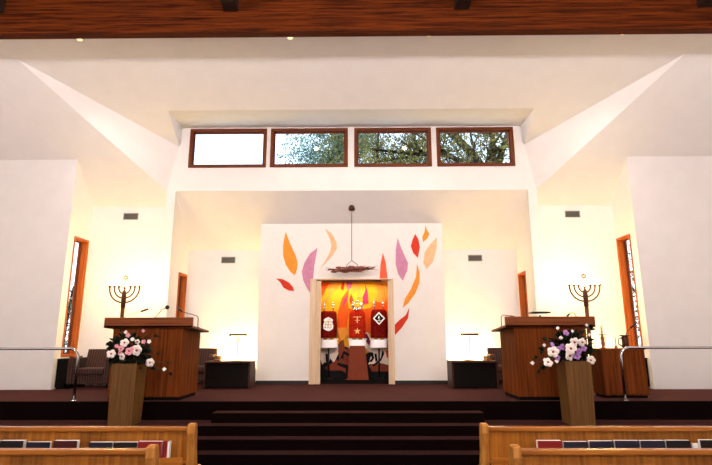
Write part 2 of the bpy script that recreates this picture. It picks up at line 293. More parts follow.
# upper ceilings: header soffit, centre slope, recess, lean-to slopes
struct(MB().sheet([(-XW,8.8,AZ),(XW,8.8,AZ),(XW,AY,AZ),(-XW,AY,AZ)],(0,0,.085)).build('ceiling','ceil'),'narrow flat white ceiling strip behind the timber beam','ceiling')
ax=7.08
struct(MB().sheet([(-ax,AY,AZ),(ax,AY,AZ),(XI,YF,5.81),(4.28,10.87,6.31),(-4.28,10.87,6.31),(-XI,YF,5.81)],(0,0,.05)).build('ceiling','ceil'),'sloping central white ceiling above the four high windows','ceiling')
struct(MB().sheet([(-4.28,10.87,6.31),(4.28,10.87,6.31),(4.28,YF+.1,6.31),(-4.28,YF+.1,6.31)],(0,0,.05)).build('ceiling','ceil'),'flat white recess ceiling directly over the high windows','ceiling')
for s,w in ((-1,'left'),(1,'right')):
    struct(MB().sheet([(s*4.28,10.87,6.31),(s*XI,YF,5.81),(s*4.30,YF+.1,5.81),(s*4.28,YF+.1,6.31)],(s*.05,0,0)).build('trim_1' if s<0 else 'trim_2','ceil'),f'small white side of the window recess at its {w} end','ceiling')
    struct(MB().sheet([(s*XO,YF,roof(YF)),(s*XI,YF,5.81),(s*ax,AY,AZ)],(s*.05,.04,0)).build('wall_cheek_'+w,'wall'),f'long pale triangular wall between the two ceiling slopes, {w} side','wall')
    pts=[(s*ax,AY),(s*XO,YF),(s*XO,YA+.02),(s*(XP+.02),YA+.02),(s*(XP+.02),YP+.02),(s*XW,YP+.02),(s*XW,AY)]
    struct(MB().sheet([(x,y,roof(y)) for x,y in pts],(0,.05,.05)).build('ceiling','ceil'),f'steep white ceiling slope coming down over the {w} alcove','ceiling')
    # panel wall facing the hall
    struct(MB().box(min(s*XP,s*XW),max(s*XP,s*XW),YP,YP+.2,0,roof(YP)+.02).build('wall_front_'+w,'wall'),f'broad plain white wall panel facing the pews at the far {w}','wall')
    # alcove side wall with a tall narrow window opening
    a,b=sorted((s*XP,s*(XP+.24))); m=MB()
    m.box(a,b,YP+.2,11.50,0,3.45).box(a,b,12.12,YA,0,3.45).box(a,b,11.50,12.12,0,.68)
    m.prism([(YP+.2,3.45),(YA,3.45),(YA,roof(YA)),(YP+.2,roof(YP+.2))],'x',a,b)
    struct(m.build('wall_alcove_side_'+w,'wall'),f'side wall of the {w} alcove holding a tall narrow window','wall')
    a,b=sorted((s*XO,s*(XP+.24)))
    struct(MB().box(a,b,YA,YA+.2,0,roof(YA)).build('wall_alcove_back_'+w,'wall'),f'white alcove wall behind the {w} menorah','wall')
    # pier between alcove and niche
    a,b=sorted((s*XI,s*XO)); m=MB()
    m.box(a,b,YF,12.47,0,2.71).box(a,b,13.05,YN,0,2.71).box(a,b,12.47,13.05,0,.7)
    m.prism([(YF,2.71),(YN,2.71),(YN,roof(YN)),(YF,roof(YF))],'x',a,b)
    struct(m.build('wall_pier_'+w,'wall'),f'white pier wall between {w} alcove and centre niche','wall')
struct(MB().sheet([(-XI,YF,roof(YF)),(XI,YF,roof(YF)),(XI,YN+.02,roof(YN+.02)),(-XI,YN+.02,roof(YN+.02))],(0,.05,.05)).build('ceiling','ceil'),'sloping white ceiling above the flame wall niche','ceiling')
struct(MB().box(-XO,XO,YN,YN+.2,0,roof(YN)+.02).build('wall_niche','wall'),'white back wall of the centre niche behind the lamp tables','wall')
# clerestory wall with four openings
WX=[(-4.06,-2.12),(-2.02,-.08),(.08,2.01),(2.14,4.07)]
Z0,Z1=5.245,6.27
m=MB(); m.box(-XO,XO,YF,YF+.22,roof(YF),Z0).box(-XO,XO,YF,YF+.22,Z1,6.40)
e=[-XO]+[v for p in WX for v in p]+[XO]
for i in range(0,len(e),2): m.box(e[i],e[i+1],YF,YF+.22,Z0,Z1)
struct(m.build('wall_clerestory','wall'),'white upper wall holding the four high windows','wall')
wl=['leftmost high window showing only white sky','second high window from left, tree on its right half','third high window from left, filled with dark branches','rightmost high window with a forked tree trunk']
for i,(x0,x1) in enumerate(WX):
    w=sempty(f'window_{i+1}',((x0+x1)/2,YF,Z0),'red-brown timber framed '+wl[i],'window')
    h=(x1-x0)/2; H=Z1-Z0; t=.075; y0,y1=-.03,.16
    MB().box(-h,h,y0,y1,0,t,.006).box(-h,h,y0,y1,H-t,H,.006).build('window_frame','frame_h',w)
    MB().box(-h,-h+t,y0,y1,t,H-t,.006).box(h-t,h,y0,y1,t,H-t,.006).build('window_frame','frame',w)
    MB().box(-h+t,-h+t+.03,.05,.09,t,H-t).box(h-t-.03,h-t,.05,.09,t,H-t).box(-h+t,h-t,.05,.09,t,t+.03).box(-h+t,h-t,.05,.09,H-t-.03,H-t).build('window_sash','frame',w)
    MB().box(-h+t,h-t,.066,.072,t,H-t).build('window_pane','glass',w)
# side windows (deep timber linings)
def side_window(k,s,xw,y0,y1,z0,z1,dep,label,sill=True):
    w=sempty(f'window_{k}',(s*xw,(y0+y1)/2,z0),label,'window'); h=(y1-y0)/2; H=z1-z0
    def bx(m,d0,d1,a,b,c,d,bev=.005): x0,x1=sorted((s*d0,s*d1)); return m.box(x0,x1,a,b,c,d,bev)
    m=MB(); bx(m,-.02,dep,-h,-h+.04,0,H); bx(m,-.02,dep,h-.04,h,0,H); bx(m,-.02,dep,-h+.04,h-.04,H-.05,H); bx(m,-.02,dep,-h+.04,h-.04,0,.05)
    m.build('window_frame','jamb',w)
    m=MB(); a=dep-.09
    bx(m,a,a+.05,-h+.04,-h+.07,.05,H-.05); bx(m,a,a+.05,h-.07,h-.04,.05,H-.05); bx(m,a,a+.05,-h+.07,h-.07,H-.08,H-.05); bx(m,a,a+.05,-h+.07,h-.07,.05,.08)
    m.build('window_sash','frame',w)
    m=MB(); bx(m,a+.02,a+.026,-h+.04,h-.04,.05,H-.05,0); m.build('window_pane','glass',w)
side_window(5,-1,XP,11.50,12.12,.68,3.45,.22,'tall narrow orange-brown window in the left alcove side wall')
side_window(6,1,XP,11.50,12.12,.68,3.45,.22,'tall narrow orange-brown window in the right alcove side wall')
side_window(7,-1,XI,12.47,13.05,.7,2.71,.2,'small orange-brown side window above the left pulpit')
side_window(8,1,XI,12.47,13.05,.7,2.71,.2,'small orange-brown side window above the right pulpit')
# ------------------------------------------------------------------ ark wall
OX=1.027; OT=2.51; KX=2.309; KT=3.95
m=MB(); m.box(-KX,-OX,YK,YN,0,KT).box(OX,KX,YK,YN,0,KT).box(-OX,OX,YK,YN,OT,KT).box(-OX,OX,YN-.01,YN,0,OT)
ak=struct(m.build('wall_ark','wall'),'free-standing white wall with painted flames around the ark opening','wall')
fn={'orange':'orange','red':'red','purple':'mauve','peach':'peach','coral':'coral red'}
for c,p in FLAMES:
    MB().prism(p,'y',YK-.006,YK+.002).build('painted_flame','art_'+c,ak,label=fn[c]+' painted flame')
struct(MB().box(-KX,-OX-.0,YK-.018,YK,0,.085).build('baseboard_left','baseb'),'low black baseboard under the flame wall, left of the ark','baseboard')
struct(MB().box(OX,KX,YK-.018,YK,0,.085).build('baseboard_right','baseb'),'low black baseboard under the flame wall, right of the ark','baseboard')
ark=thing('ark','open ark cabinet with pale posts and a flame picture inside','ark',(0,YK,0))
# posts, lining, artwork
MB().box(-1.027,-.88,-.05,.05,0,OT,.006).build('post','arkpost',ark)
MB().box(-.88,-.76,-.025,.10,0,OT-.02,.006).build('post','arkpost',ark)
MB().box(.90,.97,-.025,.10,0,OT-.02,.006).build('post','arkpost',ark)
MB().box(.97,1.04,-.05,.05,0,OT,.006).build('post','arkpost',ark)
MB().box(-1.027,1.04,-.05,-.005,OT,OT+.025,.004).build('top_rail','arkpost',ark)
MB().box(-1.0,1.0,.10,.52,.0,.03).build('cabinet_floor','darkwood',ark)
MB().box(-1.02,-.99,.10,.44,.03,OT-.02).build('cabinet_side','art_orange',ark); MB().box(.99,1.02,.10,.44,.03,OT-.02).build('cabinet_side','art_orange',ark)
bp=MB().box(-1.0,1.0,.45,.50,.03,OT-.003).build('picture_panel','art_yellow',ark)
dy=.45
for i,(c,p) in enumerate(ARKART):
    q=[(max(-.985,min(.985,x)),max(.04,min(OT-.008,z))) for x,z in p]
    f=(.0025*(i+1))
    MB().prism(q,'y',dy-f,dy+.004).build('picture_shape','art_'+c,bp)
MB().box(-.97,.97,.12,.42,.03,.09,.005).build('shelf','darkwood',ark)
MB().box(-.75,.75,.11,.15,OT-.03,OT-.003,.004).build('lamp_housing','blackmetal',ark)
# scrolls
def torah(x,z,label,vel,w,h,kind,stand_h):
    t=thing('torah_scroll',label,'scroll',(x,12.78,z),0,'dressed scrolls in the ark')
    prof=[(.98,0),(1.0,.02),(1.0,h*.5),(.95,h*.9),(.86,h*.98),(.6,h),(.02,h+.005)]
    mm=MB().lathe([(r*w/2,zz) for r,zz in prof],(0,0,0),24,1,.55)
    mt=mm.build('mantle',vel,t)
    for sx in (-1,1):
        X=sx*w*.27
        MB().tube([(X,0,h-.02),(X,0,h+.06)],.014,8).build('roller_handle','brass',t)
        MB().lathe([(.012,0),(.030,.015),(.034,.03),(.014,.05),(.024,.07),(.036,.095),(.030,.115),(.010,.13),(.020,.145),(.022,.16),(.006,.185)],(X,0,h+.05),12).build('finial','silver',t)
    if kind=='shield':
        b=MB(); pts=[(-.12,.14),(-.13,.22),(-.10,.30),(-.12,.36),(-.06,.40),(0,.43),(.06,.40),(.12,.36),(.10,.30),(.13,.22),(.12,.14),(.06,.10),(0,.08),(-.06,.10)]
        b.prism([(px,pz+.08) for px,pz in pts],'y',-w*.275-.03,-w*.275-.012); b=b.build('breastplate','silver',t)
        for i in range(9): MB().ball((-.07+.07*(i%3),-w*.275-.032,.26+.07*(i//3)),.022,5).build('boss','gold',b)
    elif kind=='diamond':
        b=MB().prism([(-.155,.47),(0,.31),(.155,.47),(0,.63)],'y',-w*.275-.03,-w*.275-.012).build('breastplate','silver',t)
        MB().prism([(-.11,.47),(0,.357),(.11,.47),(0,.583)],'y',-w*.275-.034,-w*.275-.0305).build('inset','art_black',b)
        MB().ball((0,-w*.275-.035,.47),.035,5).box(-.05,.05,-w*.275-.04,-w*.275-.034,.415,.425).box(-.012,.012,-w*.275-.04,-w*.275-.034,.40,.54).build('boss','silver',b)
    else:
        pts=[]
        for i in range(10):
            r=.085 if i%2==0 else .035; a=PI/2+i*PI/5; pts.append((r*math.cos(a),.16+r*math.sin(a)))
        MB().prism(pts,'y',-w*.275-.018,-w*.275-.002).build('embroidered_star','gold',t)
        MB().box(-.10,.10,-w*.275-.008,-w*.275,.50,.515).box(-.06,.06,-w*.275-.008,-w*.275,.42,.432).box(-.012,.012,-w*.275-.008,-w*.275,.36,.52).build('embroidery','gold',t)
        # crown over both rollers
        c=MB(); c.lathe([(.13,0),(.145,.02),(.13,.04),(.135,.06)],(0,0,h+.02),20)
        for i in range(8):
            a=i*PI/4; c.tube([(.13*math.cos(a),.13*math.sin(a),h+.07),(.15*math.cos(a),.15*math.sin(a),h+.15),(.07*math.cos(a),.07*math.sin(a),h+.22)],.012,6)
        c.ball((0,0,h+.25),.035,6); c.build('crown','silver',t)
    # stand
    s_=MB(); n=20; r=w*.52
    s_.lathe([(r*1.05,-.22),(r*1.05,-.19),(r,-.18),(r,-.02),(r*.92,-.02),(r*.92,-.22)],(0,0,0),n,1,.6)
    for i in range(8):
        a=i*PI/4; s_.box(r*math.cos(a)-.02,r*math.cos(a)+.02,r*.6*math.sin(a)-.01,r*.6*math.sin(a)+.01,-.03,.015)
    return t,s_
def holder(label,x,z,s_,leg):
    t=thing('scroll_holder',label,'stand',(x,12.78,.09)); 
    o=s_.build('cradle','acrylic',t); o.location=(0,0,z-.09)
    if leg=='box': MB().prism([(-.30,0),(-.24,0.02),(-.19,z-.25),(.19,z-.25),(.27,0.02),(.27,0)],'y',-.14,.14).build('pedestal','art_brown',t)
    else: MB().tube([(0,.1,0),(0,.1,z-.25)],.02,8).lathe([(.12,0),(.12,.015),(.02,.03)],(0,.1,0),16).build('stem','blackmetal',t)
t,s_=torah(-.58,1.09,'left red scroll with a silver shield on dark velvet','velvet',.42,.66,'shield',1); holder('white cradle holding the left scroll',-.58,1.06,s_,'rod')
t,s_=torah(.14,1.09,'centre bright red scroll with crown and gold star','velvet2',.41,.66,'star',1); holder('white cradle on brown pedestal under the centre scroll',.14,1.06,s_,'box')
t,s_=torah(.68,1.09,'right red scroll with a diamond shaped breastplate','velvet',.41,.70,'diamond',1); holder('white cradle holding the right scroll',.68,1.06,s_,'rod')
# ------------------------------------------------------------------ eternal light
el=thing('hanging_lamp','brown twig bundle lamp hanging by a thin cord before the ark','lamp',(.01,12.22,0))
cz=roof(12.22)
MB().lathe([(.01,-.05),(.07,-.045),(.08,-.02),(.075,.07)],(0,0,cz),16).build('canopy','darkbrass',el)
MB().tube([(0,0,cz-.04),(0,0,2.94)],.009,6).build('cord','blackmetal',el)
MB().tube([(0,0,2.95),(-.12,0,2.84),(-.13,0,2.78)],.007,5).tube([(0,0,2.95),(.14,0,2.85),(.15,0,2.78)],.007,5).build('hanger','blackmetal',el)
m=MB(); rr=random.Random(3)
for i in range(46):
    L=rr.uniform(.25,.56); c=rr.uniform(-.62+L/2,.62-L/2)*.95; th=rr.uniform(0,2*PI); rad=rr.uniform(0,.11)
    tp=max(.25,1-abs(c)/.62); y0=math.cos(th)*rad*tp; z0=math.sin(th)*rad*tp*.95; pts=[]
    for k in range(6):
        u=k/5-.5; pts.append((c+u*L,y0+rr.uniform(-.02,.02),2.73+z0+c*.03+rr.uniform(-.022,.022)))
    m.tube(pts,rr.uniform(.012,.028),5,.006)
m.build('twig_bundle','twig',el)
for a,b,c,d in ((-.45,.0,-.64,.05),(-.45,-.01,-.63,-.03),(-.42,.01,-.66,.01),(.45,.02,.64,.10),(.42,0,.66,-.02),(.40,.02,.60,.04),(.2,.03,.35,.10),(-.1,-.05,-.2,-.09)):
    MB().tube([(a,0,2.73+b),((a+c)/2,.01,2.74+(b+d)/2),(c,0,2.73+d)],.008,5,.003).build('loose_twig','twig',el)
# ------------------------------------------------------------------ air vents
def vent(x,y,z,label):
    t=thing('air_vent',label,'vent',(x,y,z),0,'wall vents'); w,h=.185,.085
    MB().box(-w,w,-.02,0,-h,-h+.018,.003).box(-w,w,-.02,0,h-.018,h,.003).box(-w,-w+.018,-.02,0,-h,h,.003).box(w-.018,w,-.02,0,-h,h,.003).build('frame','vent',t)
    MB().box(-w+.018,w-.018,-.004,-.001,-h+.018,h-.018).build('backing','ventdark',t)
    m=MB()
    for k in range(6):
        z=-h+.03+k*.022; m.sheet([(-w+.018,-.018,z),(w-.018,-.018,z),(w-.018,-.006,z+.012),(-w+.018,-.006,z+.012)],(0,0,.002))
    m.build('louvres','vent',t)
vent(-5.53,YA,4.08,'small grey louvred vent high on the left alcove wall')
vent(5.50,YA,4.09,'small grey louvred vent high on the right alcove wall')
vent(-3.27,YN,3.11,'small grey louvred vent left of the flame wall')
vent(3.24,YN,3.14,'small grey louvred vent right of the flame wall')
# ------------------------------------------------------------------ pulpits
def pulpit(cx,s,label):
    # s = direction (x sign) of the side that points to the middle of the stage
    t=thing('pulpit',label,'pulpit',(cx,9.3,0))
    MB().box(-.65,.65,0,.95,.06,1.20,.006).build('body','walnut',t)
    MB().box(-.63,.63,.02,.93,0,.06).build('plinth','darkwood',t)
    MB().box(-.81,.81,-.05,0,1.27,1.46,.006).build('front_fascia','walnut_h',t)
    a=s*.81; 
    m=MB(); m.sheet([(-.81,-.05,1.275),(.81,-.05,1.275),(.81,.99,1.20),(-.81,.99,1.20)],(0,0,.035)); m.build('desk_top','walnut_h',t)
    m=MB(); m._add([(-.65,0,1.19),(.65,0,1.19),(.65,.95,1.19),(-.65,.95,1.19),(-.65,0,1.274),(.65,0,1.274),(.65,.95,1.204),(-.65,.95,1.204)],[(0,3,2,1),(4,5,6,7),(0,1,5,4),(1,2,6,5),(2,3,7,6),(3,0,4,7)]); m.build('neck','walnut',t)
    return t
pulpit(-3.645,1,'brown veneered pulpit on the left, carrying three microphones')
pulpit(3.66,-1,'brown veneered pulpit on the right, carrying an open book rest')
def mic(loc,pts,head,label,r=.008,ball=False):
    t=thing('microphone',label,'microphone',loc)
    MB().lathe([(.035,0),(.035,.012),(.012,.02)],tuple(pts[0]),12).build('base','blackmetal',t)
    MB().tube(pts,r,6).build('gooseneck','brass',t)
    if ball: MB().ball(head[1],.042,6).build('head','blackmetal',t)
    else: MB().tube([head[0],head[1]],.018,8).build('head','blackmetal',t)
    return t
def deskz(y): return 1.31-.072*(y-9.25)
y=9.5; z=deskz(y)
mic((-4.22,y,z),[(0,0,0),(.0,0,.17),(.05,0,.215),(.2,0,.255),(.33,0,.295)],[(.32,0,.29),(.45,0,.335)],'thin low gooseneck microphone at the left end of the left pulpit',.005)
mic((-3.64,y,z),[(0,0,0),(.01,0,.18),(.07,0,.24),(.12,0,.32),(.19,0,.35)],[0,(.225,0,.365)],'round headed microphone at the middle of the left pulpit',.009,True)
y=9.7; z=deskz(y)
mic((-2.88,y,z),[(0,0,0),(0,0,.17),(-.01,0,.21),(-.05,0,.235),(-.2,0,.275),(-.34,0,.31)],[(-.31,0,.30),(-.42,0,.39)],'long bent microphone at the inner end of the left pulpit',.009)
mic((2.90,y,z),[(0,0,0),(0,0,.17),(.01,0,.21),(.05,0,.228),(.12,0,.22),(.2,0,.20)],[(.18,0,.205),(.26,0,.19)],'bent microphone at the inner end of the right pulpit',.009)
mic((4.30,9.6,deskz(9.6)),[(0,0,0),(-.02,0,.20),(-.05,0,.25),(-.10,0,.26),(-.15,0,.23)],[(-.14,0,.235),(-.19,0,.19)],'small black microphone beside the right menorah pole, on the right pulpit',.009)
t=thing('book_rest','grey book rest holding an open book on the right pulpit','book rest',(3.64,9.7,deskz(9.7)))
MB().box(-.10,.10,-.08,.08,0,.015,.004).tube([(0,0,.01),(0,0,.22)],.022,8).build('stand','chrome',t)
MB().sheet([(-.17,-.09,.26),(.17,-.09,.26),(.17,.14,.255),(-.17,.14,.255)],(0,0,.012)).box(-.17,.17,-.105,-.09,.255,.285).build('tray','blackmetal',t)
t=thing('open_book','open dark bound book lying on the grey book rest','book',(3.64,9.7,deskz(9.7)+.276))
MB().sheet([(-.17,-.085,0),(.17,-.085,0),(.17,.13,-.002),(-.17,.13,-.002)],(0,0,.012)).build('cover','black',t)
MB().sheet([(-.16,-.075,.012),(0,-.075,.012),(0,.125,.010),(-.16,.125,.010)],(0,0,.014)).sheet([(0,-.075,.012),(.16,-.075,.012),(.16,.125,.010),(0,.125,.010)],(0,0,.014)).build('pages','page',t)
# ------------------------------------------------------------------ menorahs
def menorah(x,y,label):
    t=thing('menorah',label,'menorah',(x,y,0))
    MB().lathe([(.20,0),(.20,.025),(.16,.04),(.05,.07),(.035,.12)],n=24).build('base','darkbrass',t)
    MB().tube([(0,0,.1),(0,0,1.80)],.042,12).build('pole','darkbrass',t)
    MB().lathe([(.04,0),(.05,.04),(.052,.26),(.04,.36),(.02,.40)],(0,0,1.74),14).build('knop','darkbrass',t)
    MB().tube([(0,0,2.1),(0,0,2.20)],.02,8).build('centre_stem','brass',t)
    zt=2.225
    for r,zc in ((.335,1.90),(.23,1.96),(.13,2.03)):
        rz=zc-(zc-r*.0)
        pts=[]; depth={.335:.34,.23:.24,.13:.14}[r]
        cz=zt-.02
        for k in range(25):
            a=PI+PI*k/24
            yy=abs(math.sin(a)); pts.append((r*math.cos(a),0,cz-.0-(depth)*yy**.9))
        MB().tube(pts,.0175,8).build('branch','bronze',t)
    for x0 in (-.335,-.23,-.13,0,.13,.23,.335):
        zz=zt-(.03 if x0==0 else 0)
        MB().lathe([(.012,-.03),(.028,0),(.032,.03),(.018,.035)],(x0,0,zz-.01),10).build('cup','bronze',t)
        b=MB().lathe([(.014,0),(.016,.03),(.028,.055),(.026,.085),(.004,.12)],(x0,0,zz+.02),8) if x0 else MB().ball((0,0,zz+.04),.02,5); b.build('candle_bulb','bulb',t)
    m=MB()
    for q in (0,1):
        p=[(.058*math.cos(PI/2+PI*q+i*2*PI/3),0,2.425+.058*math.sin(PI/2+PI*q+i*2*PI/3)) for i in range(3)]
        for i in range(3): m.tube([p[i],p[(i+1)%3]],.008,5)
    m.tube([(0,0,2.31),(0,0,2.37)],.006,5); m.build('star','bronze',t)
    return t
menorah(-5.06,11.2,'seven-branched bronze menorah with lit bulbs behind the left pulpit')
menorah(5.20,11.2,'seven-branched bronze menorah with lit bulbs behind the right pulpit')
# ------------------------------------------------------------------ handrails
def rail(s,label):
    t=thing('handrail',label,'handrail',(s*4.87,9.27,0)); z=.905; L=3.6
    pts=[(0,0,.005),(0,0,z-.17)]+[(s*(.17-.17*math.cos(a)),0,z-.17+.17*math.sin(a)) for a in [PI/2*k/8 for k in range(1,9)]]+[(s*L,0,z)]
    MB().tube(pts,.024,12).build('tube','chrome',t)
    MB().tube([(s*(L-.3),0,.005),(s*(L-.3),0,z-.02)],.022,10).build('post','chrome',t)
    MB().lathe([(.05,0),(.05,.008),(.026,.015)],n=16).build('floor_flange','chrome',t)
rail(-1,'polished steel handrail at the left stage edge'); rail(1,'polished steel handrail at the right stage edge')
# ------------------------------------------------------------------ side tables, lamps
def table(x0,x1,s,label):
    t=thing('side_table',label,'side table',((x0+x1)/2,11.35,0)); h=(x1-x0)/2; H=.585
    MB().box(-h,h,-.01,.62,H-.035,H,.004).build('table_top','darkside',t)
    MB().box(-h,-h+.04,0,.60,0,H-.035,.003).build('side_panel','darkside',t)
    MB().box(h-.04,h,0,.60,0,H-.035,.003).build('side_panel','darkside',t)
    MB().box(-h+.04,h-.04,.57,.60,.0,H-.035).build('back_panel','darkwood',t)
    MB().box(-h+.04,h-.04,.02,.57,.03,.06).build('bottom_shelf','darkwood',t)
    MB().box(-h+.045,h-.045,.03,.05,.065,H-.04,.003).build('door','darkwood',t)
table(-3.22,-2.2,1,'low black-fronted side table left of the flame wall')
table(2.21,3.22,-1,'low black-fronted side table right of the flame wall')
def lamp(x,label,s):
    t=thing('table_lamp',label,'lamp',(x,11.65,.585))
    MB().box(-.10,.10,-.07,.07,0,.02,.004).build('base','darkbrass',t)
    MB().tube([(0,0,.015),(s*.035,0,.56)],.016,8).build('stem','brass',t)
    MB().box(-.20+s*.035,.20+s*.035,-.05,.05,.545,.60,.012).build('lamp_shade','darkbrass',t)
    MB().tube([(-.16+s*.035,0,.540),(.16+s*.035,0,.540)],.012,8).build('tube','shadeglow',t)
lamp(-2.57,'small brass lamp with flat shade on the left side table',0); lamp(2.66,'small brass lamp with flat shade on the right side table',1)
t=tag(MB().box(-.07,.07,-.05,.05,0,.03,.004).build('box','walnut_h',None,(-3.0,11.6,.585)),'tiny brown box lying on the left side table','box')
t=tag(MB().box(-.05,.05,-.04,.04,0,.05,.004).build('box','walnut_h',None,(3.08,11.6,.585)),'tiny brown box lying on the right side table','box')
# ------------------------------------------------------------------ armchairs
def armchair(x,y,rz,label):
    t=thing('armchair',label,'armchair',(x,y,0),rz,'striped stage armchairs')
    MB().box(-.47,.47,.02,.72,.10,.30,.02).build('base','stripe',t)
    MB().box(-.34,.34,-.02,.56,.30,.44,.04).build('seat_cushion','stripe',t)
    MB().sheet([(-.36,.50,.40),(.36,.50,.40),(.36,.62,.84),(-.36,.62,.84)],(0,.14,0)).build('backrest','stripe',t)
    for s in (-1,1):
        a,b=sorted((s*.34,s*.48)); MB().box(a,b,0,.72,.10,.66,.035).build('armrest','stripe',t)
        a,b=sorted((s*.36,s*.46)); MB().box(a,b,.02,.40,.66,.70,.012).build('arm_cap','walnut_h',t)
    for sx in (-.42,.42):
        for sy in (.06,.66): MB().tube([(sx,sy,0),(sx,sy,.10)],.025,8).build('leg','darkwood',t)
    return t
armchair(-5.78,11.36,0,'brown striped armchair between the left alcove window and the left pulpit')
armchair(-3.74,12.2,0,'brown striped armchair showing between left pulpit and side table')
armchair(3.74,12.2,0,'brown striped armchair showing between right pulpit and side table')
# low dark cupboards on the alcove side walls
for s,w in ((-1,'left'),(1,'right')):
    t=thing('low_cupboard',f'low black cupboard against the {w} alcove side wall','cupboard',(s*6.385,11.38,0))
    MB().box(-.105,.105,0,.74,.04,.62,.005).build('body','darkwood',t); MB().box(-.11,.11,-.01,.75,.62,.645,.004).build('top','darkwood',t); MB().box(-.09,.09,.02,.72,0,.04).build('plinth','darkwood',t)
# ------------------------------------------------------------------ credenza at right with its candlestick
t=thing('credenza','brown wooden cabinet between the right pulpit and handrail','cabinet',(5.09,9.62,0))
MB().box(-.40,.40,0,.45,.05,.86,.004).build('body','walnut',t); MB().box(-.42,.42,-.015,.46,.86,.885,.004).build('top','walnut_h',t); MB().box(-.38,.38,.02,.43,0,.05).build('plinth','darkwood',t)
for s in (-1,1):
    a,b=sorted((s*.008,s*.385)); d=MB().box(a,b,-.012,0,.08,.84,.003).build('door','walnut',t); MB().ball((s*.04,-.02,.5),.012,5).build('knob','darkbrass',d)
t=thing('candlestick','copper candlestick with a white candle on the brown cabinet','candlestick',(4.78,9.70,.885))
MB().lathe([(.05,0),(.05,.012),(.028,.025),(.034,.06),(.040,.10),(.030,.13),(.038,.17),(.040,.20),(.022,.225),(.022,.24)],n=16).build('stick','twigcopper',t)
MB().lathe([(.02,.24),(.075,.245),(.078,.255),(.02,.258)],n=16).build('drip_plate','twigcopper',t)
MB().lathe([(.022,.258),(.022,.42),(.018,.425)],n=12).build('candle','wax',t)
t=thing('small_candlestick','thin pale candle in a small copper holder on the brown cabinet','candlestick',(5.02,9.70,.885))
MB().lathe([(.03,0),(.03,.03),(.014,.05)],n=12).build('holder','twigcopper',t); MB().lathe([(.012,.05),(.012,.22),(.008,.225)],n=10).build('candle','wax',t)
t=thing('thermos','dark striped jug with flat lid on the brown cabinet','jug',(5.20,9.70,.885))
MB().lathe([(.055,0),(.06,.02),(.06,.20),(.05,.225)],n=18).build('body','darkbrass',t); MB().lathe([(.085,0),(.09,.01),(.085,.02)],(0,0,.225),16).build('lid','darkbrass',t)
MB().tube([(-.055,0,.19),(-.12,0,.17),(-.13,0,.08),(-.058,0,.03)],.012,6).build('handle','chrome',t)
t=thing('microphone','black angled microphone rising over the brown cabinet','microphone',(5.30,9.84,.885))
MB().lathe([(.04,0),(.04,.012),(.012,.02)],n=12).build('base','blackmetal',t); MB().tube([(0,0,0),(0,0,.26),(.03,0,.32),(.15,0,.42)],.008,6).build('gooseneck','blackmetal',t); MB().tube([(.10,0,.375),(.22,0,.47)],.018,8).build('head','blackmetal',t)
# ------------------------------------------------------------------ flower pedestals
def blossom(m,mc,c,r,rr):
    k=5 if r>.035 else 4; two=r>.04
    dirn=Vector((rr.uniform(-.4,.4),-1,rr.uniform(-.2,.5))).normalized(); q=dirn.to_track_quat('Z','Y').to_matrix()
    for i in range(k):
        a=2*PI*i/k+rr.uniform(-.2,.2); b=bmesh.new(); bmesh.ops.create_uvsphere(b,u_segments=8,v_segments=6,radius=1)
        for v in b.verts: v.co=Vector((v.co.x*r*.55,v.co.y*r*.5,v.co.z*r*.16+v.co.x*r*.18)); v.co.x+=r*.48
        for f in b.faces: f.smooth=True
        m.merge(b,q@Matrix.Rotation(a,3,'Z'),c)
    if two:
        for i in range(4):
            a=2*PI*i/4+.4; b=bmesh.new(); bmesh.ops.create_uvsphere(b,u_segments=8,v_segments=6,radius=1)
            for v in b.verts: v.co=Vector((v.co.x*r*.40+r*.30,v.co.y*r*.42,v.co.z*r*.14+v.co.x*r*.22+r*.12))
            for f in b.faces: f.smooth=True
            m.merge(b,q@Matrix.Rotation(a,3,'Z'),c)
    if mc is not None: mc.ball(tuple(Vector(c)+dirn*r*.30),r*.22,5)
